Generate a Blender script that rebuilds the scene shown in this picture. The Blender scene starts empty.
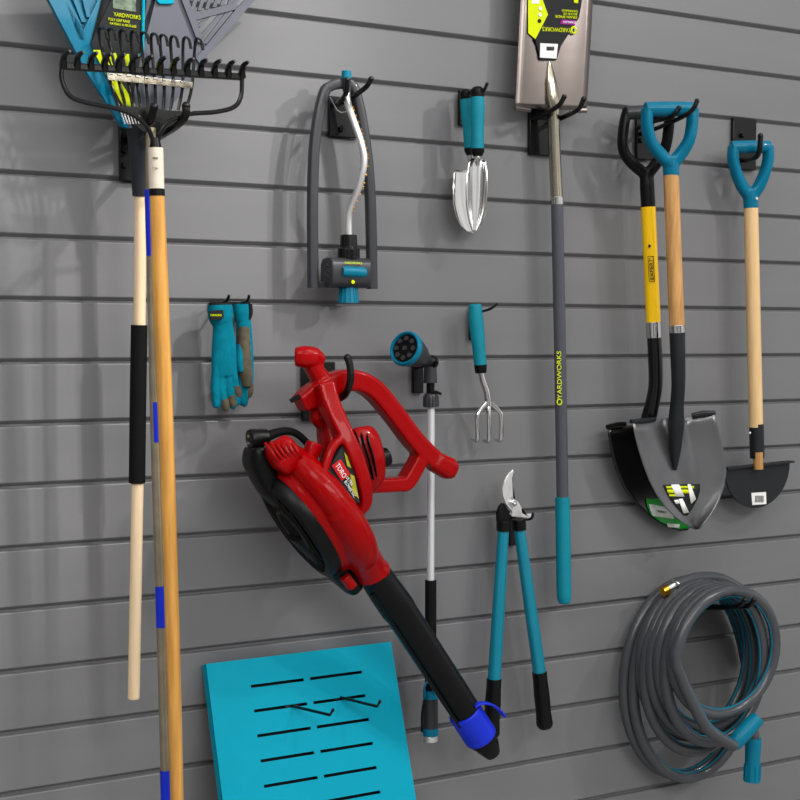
import bpy, bmesh, math, random
from mathutils import Vector, Matrix
random.seed(7)
V = Vector
SC = bpy.context.scene
COL = SC.collection

# ------------------------------------------------------------------ camera
F = 1330.0
YAW, PIT, ROL = math.radians(28.0192), math.radians(-2.741), math.radians(0.06)
CAM = V((0, -2.16877, 1.54222))
_fw = V((math.sin(YAW)*math.cos(PIT), math.cos(YAW)*math.cos(PIT), math.sin(PIT)))
_r0 = V((math.cos(YAW), -math.sin(YAW), 0)); _u0 = _r0.cross(_fw)
_rt = _r0*math.cos(ROL) + _u0*math.sin(ROL); _up = -_r0*math.sin(ROL) + _u0*math.cos(ROL)
cam_d = bpy.data.cameras.new('camera'); cam = bpy.data.objects.new('camera', cam_d); COL.objects.link(cam)
cam_d.sensor_width = 36; cam_d.lens = 36*F/800; cam_d.clip_start = 0.05
m = Matrix((_rt, _up, -_fw)).transposed().to_4x4(); m.translation = CAM
cam.matrix_world = m
SC.camera = cam

# ------------------------------------------------------------------ world, lights, exposure
SC.view_settings.view_transform = 'Standard'; SC.view_settings.look = 'None'
SC.view_settings.exposure = 0.0; SC.view_settings.gamma = 1; SC.view_settings.use_curve_mapping = False
world = bpy.data.worlds.new('world'); SC.world = world; world.use_nodes = True
wn = world.node_tree.nodes; wl = world.node_tree.links; wn.clear()
wo = wn.new('ShaderNodeOutputWorld'); wb = wn.new('ShaderNodeBackground')
tc = wn.new('ShaderNodeTexCoord'); sp = wn.new('ShaderNodeSeparateXYZ'); cr = wn.new('ShaderNodeValToRGB')
mr = wn.new('ShaderNodeMapRange'); mr.inputs[1].default_value = -1; mr.inputs[2].default_value = 1
wl.new(tc.outputs['Generated'], sp.inputs[0]); wl.new(sp.outputs['Z'], mr.inputs[0]); wl.new(mr.outputs[0], cr.inputs[0])
# a big shop hall: dim floor, mid shelves, pale ceiling, broken up by large light and dark blocks
cr.color_ramp.elements[0].position = 0.30; cr.color_ramp.elements[0].color = (.22, .22, .225, 1)
cr.color_ramp.elements[1].position = 0.80; cr.color_ramp.elements[1].color = (.75, .75, .76, 1)
e_ = cr.color_ramp.elements.new(.5); e_.color = (.42, .42, .42, 1)
nz = wn.new('ShaderNodeTexNoise'); nz.inputs['Scale'].default_value = 3.2; nz.inputs['Detail'].default_value = 2
r2 = wn.new('ShaderNodeValToRGB'); r2.color_ramp.elements[0].position = .42; r2.color_ramp.elements[0].color = (.12, .12, .12, 1)
r2.color_ramp.elements[1].position = .62; r2.color_ramp.elements[1].color = (1.85, 1.85, 1.85, 1)
mx = wn.new('ShaderNodeMixRGB'); mx.blend_type = 'MULTIPLY'; mx.inputs[0].default_value = 1
wl.new(tc.outputs['Generated'], nz.inputs[0]); wl.new(nz.outputs['Fac'], r2.inputs[0])
wl.new(cr.outputs[0], mx.inputs[1]); wl.new(r2.outputs[0], mx.inputs[2])
wl.new(mx.outputs[0], wb.inputs[0]); wl.new(wb.outputs[0], wo.inputs[0]); wb.inputs[1].default_value = 1.15

def ceiling_lamp(name, loc, target, power, size, sy=None, color=(1, .98, .95)):
    d = bpy.data.lights.new(name, 'AREA'); d.energy = power; d.size = size; d.color = color
    if sy: d.shape = 'RECTANGLE'; d.size_y = sy
    o = bpy.data.objects.new(name, d); COL.objects.link(o); o.location = loc
    o.rotation_euler = (V(target)-V(loc)).to_track_quat('-Z', 'Y').to_euler()
    return o
def track_spot(name, loc, target, power, cone, radius):
    d = bpy.data.lights.new(name, 'SPOT'); d.energy = power; d.spot_size = math.radians(cone); d.spot_blend = .6
    d.shadow_soft_size = radius; d.color = (1, .98, .95)
    o = bpy.data.objects.new(name, d); COL.objects.link(o); o.location = loc
    o.rotation_euler = (V(target)-V(loc)).to_track_quat('-Z', 'Y').to_euler()
ceiling_lamp('spot_light', (3.3, -2.8, 3.25), (1.0, 0, 1.5), 22, .12)
ceiling_lamp('spot_light', (2.45, -2.2, 4.0), (1.0, 0, 1.5), 20, .12)
track_spot('track_spot', (3.3, -2.8, 3.2), (.50, 0, 1.72), 110, 18, .05)
track_spot('track_spot', (2.5, -2.2, 4.25), (.50, 0, 1.74), 340, 16, .045)
ceiling_lamp('strip_light', (1.4, -1.9, 3.9), (1.3, 0, 1.3), 12, 1.8, .8)
ceiling_lamp('spot_light', (-1.2, -2.6, 3.6), (.6, 0, .6), 30, 1.4)
ceiling_lamp('strip_light', (.9, -5.0, 3.7), (1.2, 0, 1.1), 90, 3.0, 1.0)

# ------------------------------------------------------------------ geometry helpers
def W(x, y, d=0.0):
    """point seen at photo position x, y that stands d metres out from the wall"""
    v = _rt*((x-400)/F) + _up*((400-y)/F) + _fw
    t = (-d-CAM.y)/v.y
    return CAM + v*t
def Ws(l, d=None): return [W(p[0], p[1], p[2] if len(p) > 2 else d) for p in l]

def smooth(pts, n=6, closed=False):
    N = len(pts); out = []
    rng = range(N if closed else N-1)
    for i in rng:
        if closed: p0, p1, p2, p3 = pts[(i-1) % N], pts[i], pts[(i+1) % N], pts[(i+2) % N]
        else: p0, p1, p2, p3 = pts[max(i-1, 0)], pts[i], pts[i+1], pts[min(i+2, N-1)]
        for k in range(n):
            t = k/n
            out.append(0.5*((2*p1)+(p2-p0)*t+(2*p0-5*p1+4*p2-p3)*t*t+(3*p1-p0-3*p2+p3)*t**3))
    if not closed: out.append(pts[-1].copy())
    return out
def interp(vals, n):
    """values resampled to n entries"""
    out = []
    for i in range(n):
        t = i/(n-1)*(len(vals)-1); k = min(int(t), len(vals)-2); f = t-k
        a, b = vals[k], vals[k+1]
        if isinstance(a, (tuple, list)): out.append(tuple(a[j]*(1-f)+b[j]*f for j in range(len(a))))
        else: out.append(a*(1-f)+b*f)
    return out
def tube(bm, pts, r, seg=14, closed=False, ref=None, sq=2.0, cap=True):
    """sweep an ellipse (or superellipse sq>2) along pts; r is a number, (a,b) or a list of them"""
    N = len(pts)
    if not isinstance(r, list): r = [r]*N
    elif len(r) != N: r = interp(r, N)
    T = []
    for i in range(N):
        a = pts[(i-1) % N] if closed or i > 0 else pts[i]
        b = pts[(i+1) % N] if closed or i < N-1 else pts[i]
        T.append((b-a).normalized())
    if ref is None:
        ref = V((0, -1, 0)) if abs(T[0].y) < .9 else V((1, 0, 0))
        a = (ref-T[0]*ref.dot(T[0])).normalized(); fr = [a]
        for i in range(1, N):
            a = (fr[-1]-T[i]*fr[-1].dot(T[i])).normalized(); fr.append(a)
    else:
        fr = [(ref-T[i]*ref.dot(T[i])).normalized() for i in range(N)]
    rings = []
    for i in range(N):
        a = fr[i]; b = T[i].cross(a)
        ra, rb = r[i] if isinstance(r[i], (tuple, list)) else (r[i], r[i])
        ring = []
        for k in range(seg):
            th = 2*math.pi*(k+.5)/seg; c, s = math.cos(th), math.sin(th)
            c = math.copysign(abs(c)**(2/sq), c); s = math.copysign(abs(s)**(2/sq), s)
            ring.append(bm.verts.new(pts[i]+a*(c*ra)+b*(s*rb)))
        rings.append(ring)
    for i in range(N if closed else N-1):
        A, B = rings[i], rings[(i+1) % N]
        for k in range(seg):
            bm.faces.new((A[k], A[(k+1) % seg], B[(k+1) % seg], B[k]))
    if cap and not closed:
        bm.faces.new(list(reversed(rings[0]))); bm.faces.new(rings[-1])
    return bm
def prism(bm, front, thick, dirv=V((0, 1, 0))):
    """solid with the given front polygon, thick metres deep along dirv"""
    dv = dirv*thick
    a = [bm.verts.new(p) for p in front]; b = [bm.verts.new(p+dv) for p in front]
    n = len(a); fs = [bm.faces.new(a), bm.faces.new(list(reversed(b)))]
    for i in range(n): fs.append(bm.faces.new((a[i], b[i], b[(i+1) % n], a[(i+1) % n])))
    bmesh.ops.triangulate(bm, faces=[f for f in fs if len(f.verts) > 4])
    return bm
def box(bm, c, hx, hy, hz, ax=V((1, 0, 0)), ay=V((0, 1, 0)), az=V((0, 0, 1))):
    vs = [bm.verts.new(c+ax*(hx*i)+ay*(hy*j)+az*(hz*k)) for i in (-1, 1) for j in (-1, 1) for k in (-1, 1)]
    for f in ((0, 1, 3, 2), (4, 6, 7, 5), (0, 4, 5, 1), (2, 3, 7, 6), (0, 2, 6, 4), (1, 5, 7, 3)):
        bm.faces.new([vs[i] for i in f])
    return bm
def grid(bm, rows):
    g = [[bm.verts.new(p) for p in r] for r in rows]
    for i in range(len(g)-1):
        for j in range(len(g[0])-1):
            bm.faces.new((g[i][j], g[i][j+1], g[i+1][j+1], g[i+1][j]))
    return bm
def ball(bm, c, r, sx=1, sy=1, sz=1, seg=14):
    mt = Matrix.Translation(c) @ Matrix.Diagonal((r*sx, r*sy, r*sz, 1))
    bmesh.ops.create_uvsphere(bm, u_segments=seg, v_segments=seg//2+2, radius=1, matrix=mt)
    return bm
def NB(): return bmesh.new()
def fuse(bm, voxel, it=3):
    """melt overlapping solids into one continuous skin"""
    me = bpy.data.meshes.new('tmp'); bmesh.ops.recalc_face_normals(bm, faces=bm.faces); bm.to_mesh(me); bm.free()
    o = bpy.data.objects.new('tmp', me); COL.objects.link(o)
    r = o.modifiers.new('r', 'REMESH'); r.mode = 'VOXEL'; r.voxel_size = voxel
    s = o.modifiers.new('s', 'SMOOTH'); s.iterations = it; s.factor = .5
    dg = bpy.context.evaluated_depsgraph_get(); dg.update()
    m2 = bpy.data.meshes.new_from_object(o.evaluated_get(dg))
    nb = bmesh.new(); nb.from_mesh(m2)
    bpy.data.objects.remove(o); bpy.data.meshes.remove(me); bpy.data.meshes.remove(m2)
    return nb
def root_loc(o):
    l = V((0, 0, 0))
    while o: l = l+o.location; o = o.parent
    return l
def obj(name, bm, mat, parent=None, at=None, bevel=0, solid=0, angle=35, recalc=True, label=None):
    base = root_loc(parent) if parent else V(at if at is not None else (0, 0, 0))
    if recalc: bmesh.ops.recalc_face_normals(bm, faces=bm.faces)
    bmesh.ops.translate(bm, verts=bm.verts, vec=-base)
    me = bpy.data.meshes.new(name); bm.to_mesh(me); bm.free()
    me.polygons.foreach_set('use_smooth', [True]*len(me.polygons))
    me.set_sharp_from_angle(angle=math.radians(angle))
    me.materials.append(mat)
    o = bpy.data.objects.new(name, me); COL.objects.link(o)
    if parent: o.parent = parent
    else: o.location = base
    if solid:
        s = o.modifiers.new('solid', 'SOLIDIFY'); s.thickness = solid; s.offset = 0
    if bevel:
        b = o.modifiers.new('bevel', 'BEVEL'); b.width = bevel; b.segments = 2; b.limit_method = 'ANGLE'; b.angle_limit = math.radians(40)
    if label: o['label'] = label
    return o
def thing(name, at, label, cat, group=None):
    o = bpy.data.objects.new(name, None); COL.objects.link(o); o.location = at
    o.empty_display_size = .05
    return tag(o, label, cat, group)
def tag(o, label, cat, group=None):
    o['label'] = label; o['category'] = cat
    if group: o['group'] = group
    return o
def text(name, body, xc, yc, d, w, h, mat, parent, xdir, ydir, nrm=V((0, -1, 0)), lift=.0006):
    """flat raised lettering centred on a point; w, h in metres; xdir = reading direction"""
    cu = bpy.data.curves.new('t', 'FONT'); cu.body = body; cu.extrude = .02; cu.resolution_u = 3
    o = bpy.data.objects.new('t', cu); COL.objects.link(o)
    dg = bpy.context.evaluated_depsgraph_get(); dg.update()
    me = bpy.data.meshes.new_from_object(o.evaluated_get(dg))
    b = bmesh.new(); b.from_mesh(me); bpy.data.objects.remove(o); bpy.data.meshes.remove(me)
    xs = [v.co.x for v in b.verts]; ys = [v.co.y for v in b.verts]
    cx, cy = (min(xs)+max(xs))/2, (min(ys)+max(ys))/2
    kx, ky = w/(max(xs)-min(xs)), h/(max(ys)-min(ys))
    c = W(xc, yc, d) if yc is not None else xc
    for v in b.verts:
        v.co = c + xdir*((v.co.x-cx)*kx) + ydir*((v.co.y-cy)*ky) + nrm*(lift+v.co.z*.02)
    return obj(name, b, mat, parent)

# ------------------------------------------------------------------ materials
def lin(c): c /= 255; return c/12.92 if c <= .04045 else ((c+.055)/1.055)**2.4
def rgb(r, g, b): return (lin(r), lin(g), lin(b), 1)
def mat(name, col, rough=.5, metal=0, spec=.3, coat=0, var=.06, vscale=30, bump=0, bscale=200, stretch=None, col2=None):
    mt = bpy.data.materials.new(name); mt.use_nodes = True
    n = mt.node_tree.nodes; l = mt.node_tree.links; p = n['Principled BSDF']
    p.inputs['Roughness'].default_value = rough; p.inputs['Metallic'].default_value = metal
    p.inputs['Specular IOR Level'].default_value = spec
    p.inputs['Coat Weight'].default_value = coat; p.inputs['Coat Roughness'].default_value = .05
    t = n.new('ShaderNodeTexCoord'); mp = n.new('ShaderNodeMapping')
    l.new(t.outputs['Object'], mp.inputs[0])
    if stretch: mp.inputs['Scale'].default_value = stretch
    nz = n.new('ShaderNodeTexNoise'); nz.inputs['Scale'].default_value = vscale; nz.inputs['Detail'].default_value = 4
    l.new(mp.outputs[0], nz.inputs[0])
    rp = n.new('ShaderNodeValToRGB'); rp.color_ramp.elements[0].position = .3; rp.color_ramp.elements[1].position = .7
    a = [max(0, c*(1-var)) for c in col[:3]]; b = [min(1, c*(1+var)) for c in col[:3]]
    if col2: a = list(col2[:3])
    rp.color_ramp.elements[0].color = (*a, 1); rp.color_ramp.elements[1].color = (*b, 1)
    l.new(nz.outputs['Fac'], rp.inputs[0]); l.new(rp.outputs[0], p.inputs['Base Color'])
    if bump:
        n2 = n.new('ShaderNodeTexNoise'); n2.inputs['Scale'].default_value = bscale
        l.new(mp.outputs[0], n2.inputs[0])
        bp = n.new('ShaderNodeBump'); bp.inputs['Strength'].default_value = bump; bp.inputs['Distance'].default_value = .002
        l.new(n2.outputs['Fac'], bp.inputs['Height']); l.new(bp.outputs[0], p.inputs['Normal'])
    return mt
M = dict(
    wall=mat('grey_pvc', rgb(112, 112, 114), .42, spec=.4, var=.04, vscale=3, bump=.04, bscale=60, stretch=(1, 1, 5)),
    floor=mat('concrete', rgb(165, 163, 160), .6, var=.15, vscale=4),
    black=mat('black_plastic', rgb(11, 11, 12), .34, spec=.18),
    hook=mat('black_coated_steel', rgb(9, 9, 10), .3, var=.1),
    rubber=mat('black_foam', rgb(12, 12, 13), .75, spec=.15, bump=.15, bscale=500),
    teal=mat('teal_plastic', rgb(0, 112, 140), .38, var=.05, spec=.2),
    teal_gloss=mat('teal_gloss_plastic', rgb(0, 106, 136), .32, var=.04, spec=.12, coat=.16),
    teal_panel=mat('teal_painted_steel', rgb(0, 152, 178), .6, var=.02, spec=.1),
    teal_grip=mat('teal_rubber', rgb(0, 126, 144), .6, spec=.25, bump=.06, bscale=400),
    teal_paint=mat('teal_painted_tube', rgb(0, 120, 142), .3, spec=.2, coat=.5, var=.03),
    teal_cloth=mat('teal_knit', rgb(0, 108, 128), .9, spec=.1, bump=.35, bscale=900, var=.15, vscale=60),
    brown_cloth=mat('olive_suede', rgb(84, 76, 62), .9, bump=.3, bscale=500, var=.25, vscale=80),
    dark_cloth=mat('black_cloth', rgb(22, 24, 26), .9, bump=.3, bscale=500),
    grey=mat('slate_grey_plastic', rgb(88, 90, 100), .4),
    grey_dark=mat('dark_grey_plastic', rgb(50, 51, 54), .35, coat=.1),
    socket=mat('charcoal_plastic', rgb(38, 40, 46), .45),
    steel=mat('brushed_steel', rgb(225, 225, 225), .3, .75, var=.06, vscale=60, stretch=(8, 8, 1)),
    chrome=mat('polished_steel', rgb(205, 204, 203), .15, 1, var=.02),
    stainless=mat('stainless_sheet', rgb(120, 112, 108), .28, 1, var=.08, vscale=12, bump=.03, bscale=25),
    warm_steel=mat('nickel_steel', rgb(176, 168, 150), .2, 1, var=.05),
    alu=mat('aluminium_tube', rgb(225, 228, 232), .34, .45, var=.02),
    grey_shaft=mat('grey_fibreglass', rgb(72, 74, 82), .3, coat=.3, var=.03),
    rake_pole=mat('dull_steel', rgb(150, 140, 118), .35, .6, var=.15, vscale=30),
    blue=mat('royal_blue_plastic', rgb(16, 44, 200), .42, var=.03),
    honey=mat('varnished_honey_wood', rgb(206, 152, 74), .3, coat=.3, vscale=14, stretch=(9, 9, .6), var=.1, col2=rgb(182, 128, 58)),
    pale=mat('pale_ash_wood', rgb(232, 206, 170), .5, vscale=14, stretch=(8, 8, .6), var=.05, col2=rgb(222, 196, 158)),
    tan=mat('clear_coated_ash', rgb(204, 156, 98), .35, coat=.25, vscale=16, stretch=(8, 8, .6), var=.08, col2=rgb(168, 120, 66)),
    light_ash=mat('light_varnished_ash', rgb(222, 188, 138), .36, coat=.25, vscale=16, stretch=(8, 8, .6), var=.06, col2=rgb(212, 176, 124)),
    yellow=mat('yellow_fibreglass', rgb(250, 200, 0), .3, coat=.3, var=.02),
    red=mat('glossy_red_plastic', rgb(150, 0, 3), .3, spec=.08, coat=.16, var=.03, bump=.015, bscale=30),
    red_label=mat('red_label_print', rgb(190, 16, 24), .4),
    olive=mat('yellow_label_print', rgb(176, 168, 30), .35, var=.3, vscale=40),
    lime=mat('lime_print', rgb(206, 220, 0), .6, var=.02, spec=.15),
    white=mat('white_print', rgb(232, 232, 228), .45, var=.02),
    paper=mat('worn_paper', rgb(206, 196, 180), .6, var=.08),
    ink=mat('dark_card', rgb(34, 36, 36), .6, spec=.15),
    green=mat('green_print', rgb(10, 150, 40), .35, var=.03),
    purple=mat('purple_print', rgb(150, 20, 140), .6, spec=.15),
    photo_print=mat('printed_picture', rgb(96, 112, 92), .4, var=.7, vscale=90),
    brass=mat('brass', rgb(212, 160, 52), .25, 1),
    teal_stripe=mat('teal_hose_stripe', rgb(0, 112, 140), .5, spec=.2),
    hose=mat('grey_hose_rubber', rgb(66, 68, 72), .22, spec=.4, var=.04),
    blade=mat('black_painted_steel', rgb(120, 120, 122), .34, .75, var=.08, vscale=20, bump=.04, bscale=30),
    blade_dark=mat('gloss_black_steel', rgb(11, 11, 11), .24, .1, coat=.15),
    blade_mat=mat('matt_black_steel', rgb(27, 29, 33), .42),
)

# ------------------------------------------------------------------ setting: slatted wall and floor
bm = NB()
prof = []
X0, X1 = -1.2, 4.6
zt = 1.5+1.2
for k in range(-12, 15):
    z = 1.5-.1*k                         # lower lip of groove k
    prof += [(.0095, z+.0004), (.0095, z-.0030), (.0025, z-.0033), (.0008, z-.0038), (0, z-.0052), (0, z-.0925), (.0006, z-.0937)]
rowa = [bm.verts.new((X0, y, z)) for y, z in prof]; rowb = [bm.verts.new((X1, y, z)) for y, z in prof]
for i in range(len(prof)-1): bm.faces.new((rowa[i], rowb[i], rowb[i+1], rowa[i+1]))
ba = [bm.verts.new((X0, .05, prof[0][1])), bm.verts.new((X0, .05, prof[-1][1]))]
bb = [bm.verts.new((X1, .05, prof[0][1])), bm.verts.new((X1, .05, prof[-1][1]))]
bm.faces.new((ba[0], ba[1], bb[1], bb[0])); bm.faces.new((rowa[0], ba[0], bb[0], rowb[0])); bm.faces.new((rowa[-1], rowb[-1], bb[1], ba[1]))
w = obj('wall_back', bm, M['wall'], angle=25); w['kind'] = 'structure'
bm = NB(); box(bm, V((1.7, -2.5, -.03)), 2.9, 2.55, .03)
fl = obj('floor', bm, M['floor']); fl['kind'] = 'structure'

XD, ZD, YD = V((1, 0, 0)), V((0, 0, 1)), V((0, -1, 0))

# ------------------------------------------------------------------ hooks
def hook(label, plate, prongs, r=.0042, bolts=(), mat_=None, thick=.009, tabs=True):
    x0, y0, x1, y1 = plate
    top = W((x0+x1)/2, y0, 0)
    h = thing('wall_hook', top, label, 'hook')
    a, b = W(x0, (y0+y1)/2, .0), W(x1, (y0+y1)/2, .0)
    zt, zb = W((x0+x1)/2, y0, 0).z, W((x0+x1)/2, y1, 0).z
    b_ = NB(); box(b_, V(((a.x+b.x)/2, -.0012-thick/2, (zt+zb)/2)), abs(b.x-a.x)/2, thick/2, (zt-zb)/2)
    obj('back_plate', b_, M['hook'], h, bevel=.0015)
    for pts in prongs:
        P = smooth(Ws(pts), 6)
        b_ = NB(); tube(b_, P, r, 10)
        ball(b_, P[-1], r*1.08)
        obj('prong', b_, M['hook'], h)
    for (bx, by) in bolts:
        c = W(bx, by, thick+.001); b_ = NB()
        tube(b_, [c+V((0, .002, 0)), c+V((0, -.007, 0))], .006, 6)
        obj('bolt', b_, M['hook'], h)
    return h
hook('black double hook with two thick upturned arms holding the rakes', (118, 119, 151, 182),
     [[(130, 140, .008), (142, 130, .08), (150, 120, .15), (154, 107, .17)], [(148, 142, .008), (160, 136, .06), (176, 126, .17), (185, 117, .21), (186, 106, .215)]], .0062,
     bolts=((125, 137), (125, 150), (125, 165)))
hook('black double hook behind the top of the lawn sprinkler', (327, 98, 357, 138),
     [[(333, 104, .008), (340, 101, .05), (346, 93, .09), (347, 80, .1)], [(345, 101, .008), (354, 96, .06), (366, 87, .105), (371, 79, .115)]], .0045, bolts=((341, 129),))
hook('small black hook at the top of the two hand trowels', (457, 91, 465, 126),
     [[(461, 96, .008), (470, 92, .05), (482, 92, .085), (487, 84, .095)]], .003)
hook('black hook behind the cuffs of the work gloves', (209, 301, 249, 308),
     [[(218, 304, .008), (226, 301, .04), (229, 296, .05)], [(240, 304, .008), (247, 301, .04), (249, 296, .05)]], .0025, thick=.006)
hook('black hook with a round loop over the red blower handle', (300, 362, 333, 420),
     [[(306, 405, .008), (322, 402.5, .07), (338, 399, .14), (346, 393, .17), (350.5, 380, .182), (350, 366, .182), (347.5, 358, .18)]], .0062)
hook('black hook behind the teal rimmed head of the watering wand', (411, 362, 421, 393),
     [[(416, 368, .008), (424, 366, .03), (434, 366, .062), (437, 361, .07)]], .003)
hook('small black hook through the hand cultivator grip', (468, 306, 474, 340),
     [[(471, 313, .008), (479, 312, .035), (490, 309, .07), (497, 304, .08)]], .0025)
hook('black hook under the lopper blades', (507, 514, 514, 545),
     [[(511, 519, .008), (516, 519, .03), (530, 519, .07), (533, 514, .078)]], .0028)
hook('black double hook clasping the neck of the upturned spade', (527, 110, 556, 156),
     [[(531, 119, .006), (543, 115, .045), (555, 108, .088), (560, 104, .104), (564, 97, .112)], [(552, 121, .006), (564, 117, .05), (574, 112, .09), (580, 107, .106), (583.5, 99, .114)]], .0048)
hook('black double hook holding both pointed shovels', (634, 118, 651, 160),
     [[(637, 128, .008), (655, 121, .075), (671, 117, .14), (679, 108, .155)], [(640, 134, .008), (660, 127, .08), (684, 116, .165), (693, 109, .185), (697, 101, .19)]], .0045,
     bolts=((641, 140),))
hook('black hook carrying the half moon edger', (730, 119, 753, 170),
     [[(739, 160, .008), (748, 160, .045), (756, 157, .085), (759.5, 150, .1), (760.5, 136, .103)]], .0055, bolts=((742, 135),))
hh = hook('wide black hook inside the top of the coiled hose', (668, 597, 686, 622),
     [[(672, 606, .008), (690, 607, .06), (715, 608, .14), (738, 606, .2), (745, 600, .215)], [(681, 605, .008), (700, 606, .06), (725, 607, .14), (747, 606, .2), (754, 600, .215)]], .005)

# ------------------------------------------------------------------ leaf rake
t = thing('leaf_rake', W(140, 128, .09), 'plastic leaf rake with teal and grey fan head, pale handle and black grip', 'rake')
def flat(pts, d, th): return prism(NB(), Ws(pts, d), th)
b = NB()
prism(b, Ws([(18, -50), (34, -50), (65, 0), (79, 39), (91, 42), (94, 51), (107, 72), (117, 105), (129, 128), (122, 126), (85, 69), (49, 0)], .10), .012)
prism(b, Ws([(123, -50), (137, -50), (111, 0), (91, 43), (79, 39), (98, 0)], .10), .012)
for (xa, ya, xb) in ((75, 24, 30), (80, 26, 42), (84, 22, 57), (89, 17, 74)):
    prism(b, Ws([(xa-2.2, ya), (xa+2.2, ya), (xb+3, -50), (xb-3, -50)], .098), .008)
prism(b, Ws([(30, -50), (123, -50), (98, 4), (79, 39), (64, 2)], .091), .003)
obj('teal_fan', b, M['teal_gloss'], t, bevel=.002, label='teal half of the fan head')
b = NB()
prism(b, Ws([(144, -50), (168, -50), (184, 0), (200, 40), (206, 46), (200, 63), (190, 84), (150, 130), (129, 128), (117, 105), (107, 72), (139, 56), (143, 50)], .096), .008)
prism(b, Ws([(286, -40), (302, -40), (254, 1), (200, 64), (196, 58), (206, 46), (237, 8)], .101), .012)
prism(b, Ws([(192, 14), (237, 2), (237, 9), (196, 20)], .1), .01)
prism(b, Ws([(167, -50), (175, -50), (189, 0), (205, 44), (198, 42), (182, 0)], .101), .01)
for (xa, ya, xb, yb) in ((199, 26, 214, 10), (202, 36, 228, 6), (205, 43, 240, -4)):
    prism(b, Ws([(xa-2, ya), (xa+2, ya+1), (xb+2.4, yb), (xb-2.4, yb)], .097), .006)
for k in range(6):
    xa = 192+k*7.5; prism(b, Ws([(xa-1.8, 12-k*1.6), (xa+1.8, 12-k*1.6), (xa+20, -45), (xa+15, -45)], .097), .006)
obj('grey_fan', b, M['grey'], t, bevel=.002, label='slate grey half of the fan head')
b = flat([(112, -40), (150, -40), (143, 0), (142, 50), (131, 108), (121, 108), (108, 74), (94, 51), (91, 43), (111, 0)], .1045, .002)
card = obj('product_card', b, M['ink'], t, label='dark printed card with lime lettering')
b = NB()
prism(b, Ws([(93, 50), (101, 50), (136, 106), (124, 107)], .1055), .001)
prism(b, Ws([(108, 53), (116, 53), (120, 68), (113, 68)], .1057), .001); prism(b, Ws([(122, 54), (129, 54), (130, 68), (125, 68)], .1057), .001)
obj('lime_print', b, M['lime'], card)
b = flat([(113, -2), (136, -2), (136, 12), (113, 8)], .1055, .001); obj('picture', b, M['photo_print'], card)
def dir_px(x, y, dx, dy, d): return (W(x+dx, y+dy, d)-W(x, y, d)).normalized()
xd = dir_px(110, 14, 30, 4, .1); 
text('lettering', 'YARDWORKS', 127, 16, .105, .043, .0062, M['lime'], card, xd, ZD)
text('lettering', 'POLY LEAF RAKE', 119, 20.5, .105, .034, .0042, M['lime'], card, xd, ZD)
text('lettering', 'RATEAU A FEUILLES', 123, 25, .105, .042, .0036, M['lime'], card, xd, ZD)
b = NB(); tube(b, Ws([(144.5, -40), (143.5, 0), (142.7, 50), (140.5, 56)], .106), .0028, 8)
prism(b, Ws([(157, -12), (175, -12), (174, 3), (171, 4), (160, 4), (157, 1)], .101), .005)
obj('teal_trim', b, M['teal_panel'], t, bevel=.001)
hp = smooth(Ws([(137, 118, .085), (139.5, 160, .08), (140.3, 196, .075)]), 5)
b = NB(); tube(b, hp, [.019, .0155, .0125], 16); obj('socket', b, M['socket'], t)
hp = smooth(Ws([(140.3, 196, .075), (139.5, 325, .07), (137.5, 483, .062), (133.6, 699, .05)]), 8)
b = NB(); tube(b, hp, .0098, 16); obj('handle', b, M['pale'], t, bevel=.002)
b = NB(); tube(b, smooth(Ws([(139.2, 325, .07), (138, 400, .066), (137, 483, .062)]), 5), .0134, 16); obj('foam_grip', b, M['rubber'], t, bevel=.001)

# ------------------------------------------------------------------ small steel shrub rake
t = thing('shrub_rake', W(150, 135, .14), 'small steel rake with springy tines, steel pole wrapped in blue bands', 'rake')
tops = [100, 109, 121, 132, 142, 152, 161, 171.5, 184, 196]
for i, xt in enumerate(tops):
    xb = 119+i*7.3; xm = 109+i*9.2; yt = 28+i*1.2
    P = smooth(Ws([(xb, 108+i*.6, .135), (xm, 78+i*1.0, .135), (xt-1, yt+7, .138), (xt+1.5, yt, .146), (xt+5, yt+2, .16), (xt+7, yt+11, .168)]), 5)
    b = NB(); tube(b, P, (.0012, .0027), 8, ref=YD); obj('tine', b, M['blade_dark'], t)
b = NB(); prism(b, Ws([(107, 72), (193, 82), (192.5, 88.5), (108, 80)], .143), .003)
obj('spreader_bar', b, M['warm_steel'], t, bevel=.0006)
b = NB()
for k in range(9):
    c = W(111+k*9, 73.2+k*1.08, .1445); box(b, c, .0035, .0012, .0014)
obj('spring_clip', b, M['chrome'], t)
b = NB(); prism(b, Ws([(116, 105), (187, 111), (184, 116), (160, 134), (143, 132), (119, 112)], .142), .003)
obj('tine_holder', b, M['blade_dark'], t, bevel=.001)
b = NB()
for k in range(7):
    P = Ws([(121+k*3, 112+k*.6), (125+k*2.8, 124)], .1455); tube(b, P, .0013, 6)
obj('spring_coil', b, M['chrome'], t)
P = smooth(Ws([(151, 128, .14), (150.5, 200, .14), (155, 420, .145), (160.5, 605, .15), (166, 790, .155), (169, 880, .158)]), 8)
b = NB(); tube(b, P, .0078, 14); obj('pole', b, M['rake_pole'], t)
for (ya, yb) in ((190, 256), (402, 442), (586, 627), (770, 812)):
    f = lambda y: (150.2+(y-200)*.0265, y, .14+(y-200)*.000025)
    b = NB(); tube(b, Ws([f(ya), f(yb)]), .0086, 14); obj('blue_band', b, M['blue'], t, label='blue band on the pole')

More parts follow.
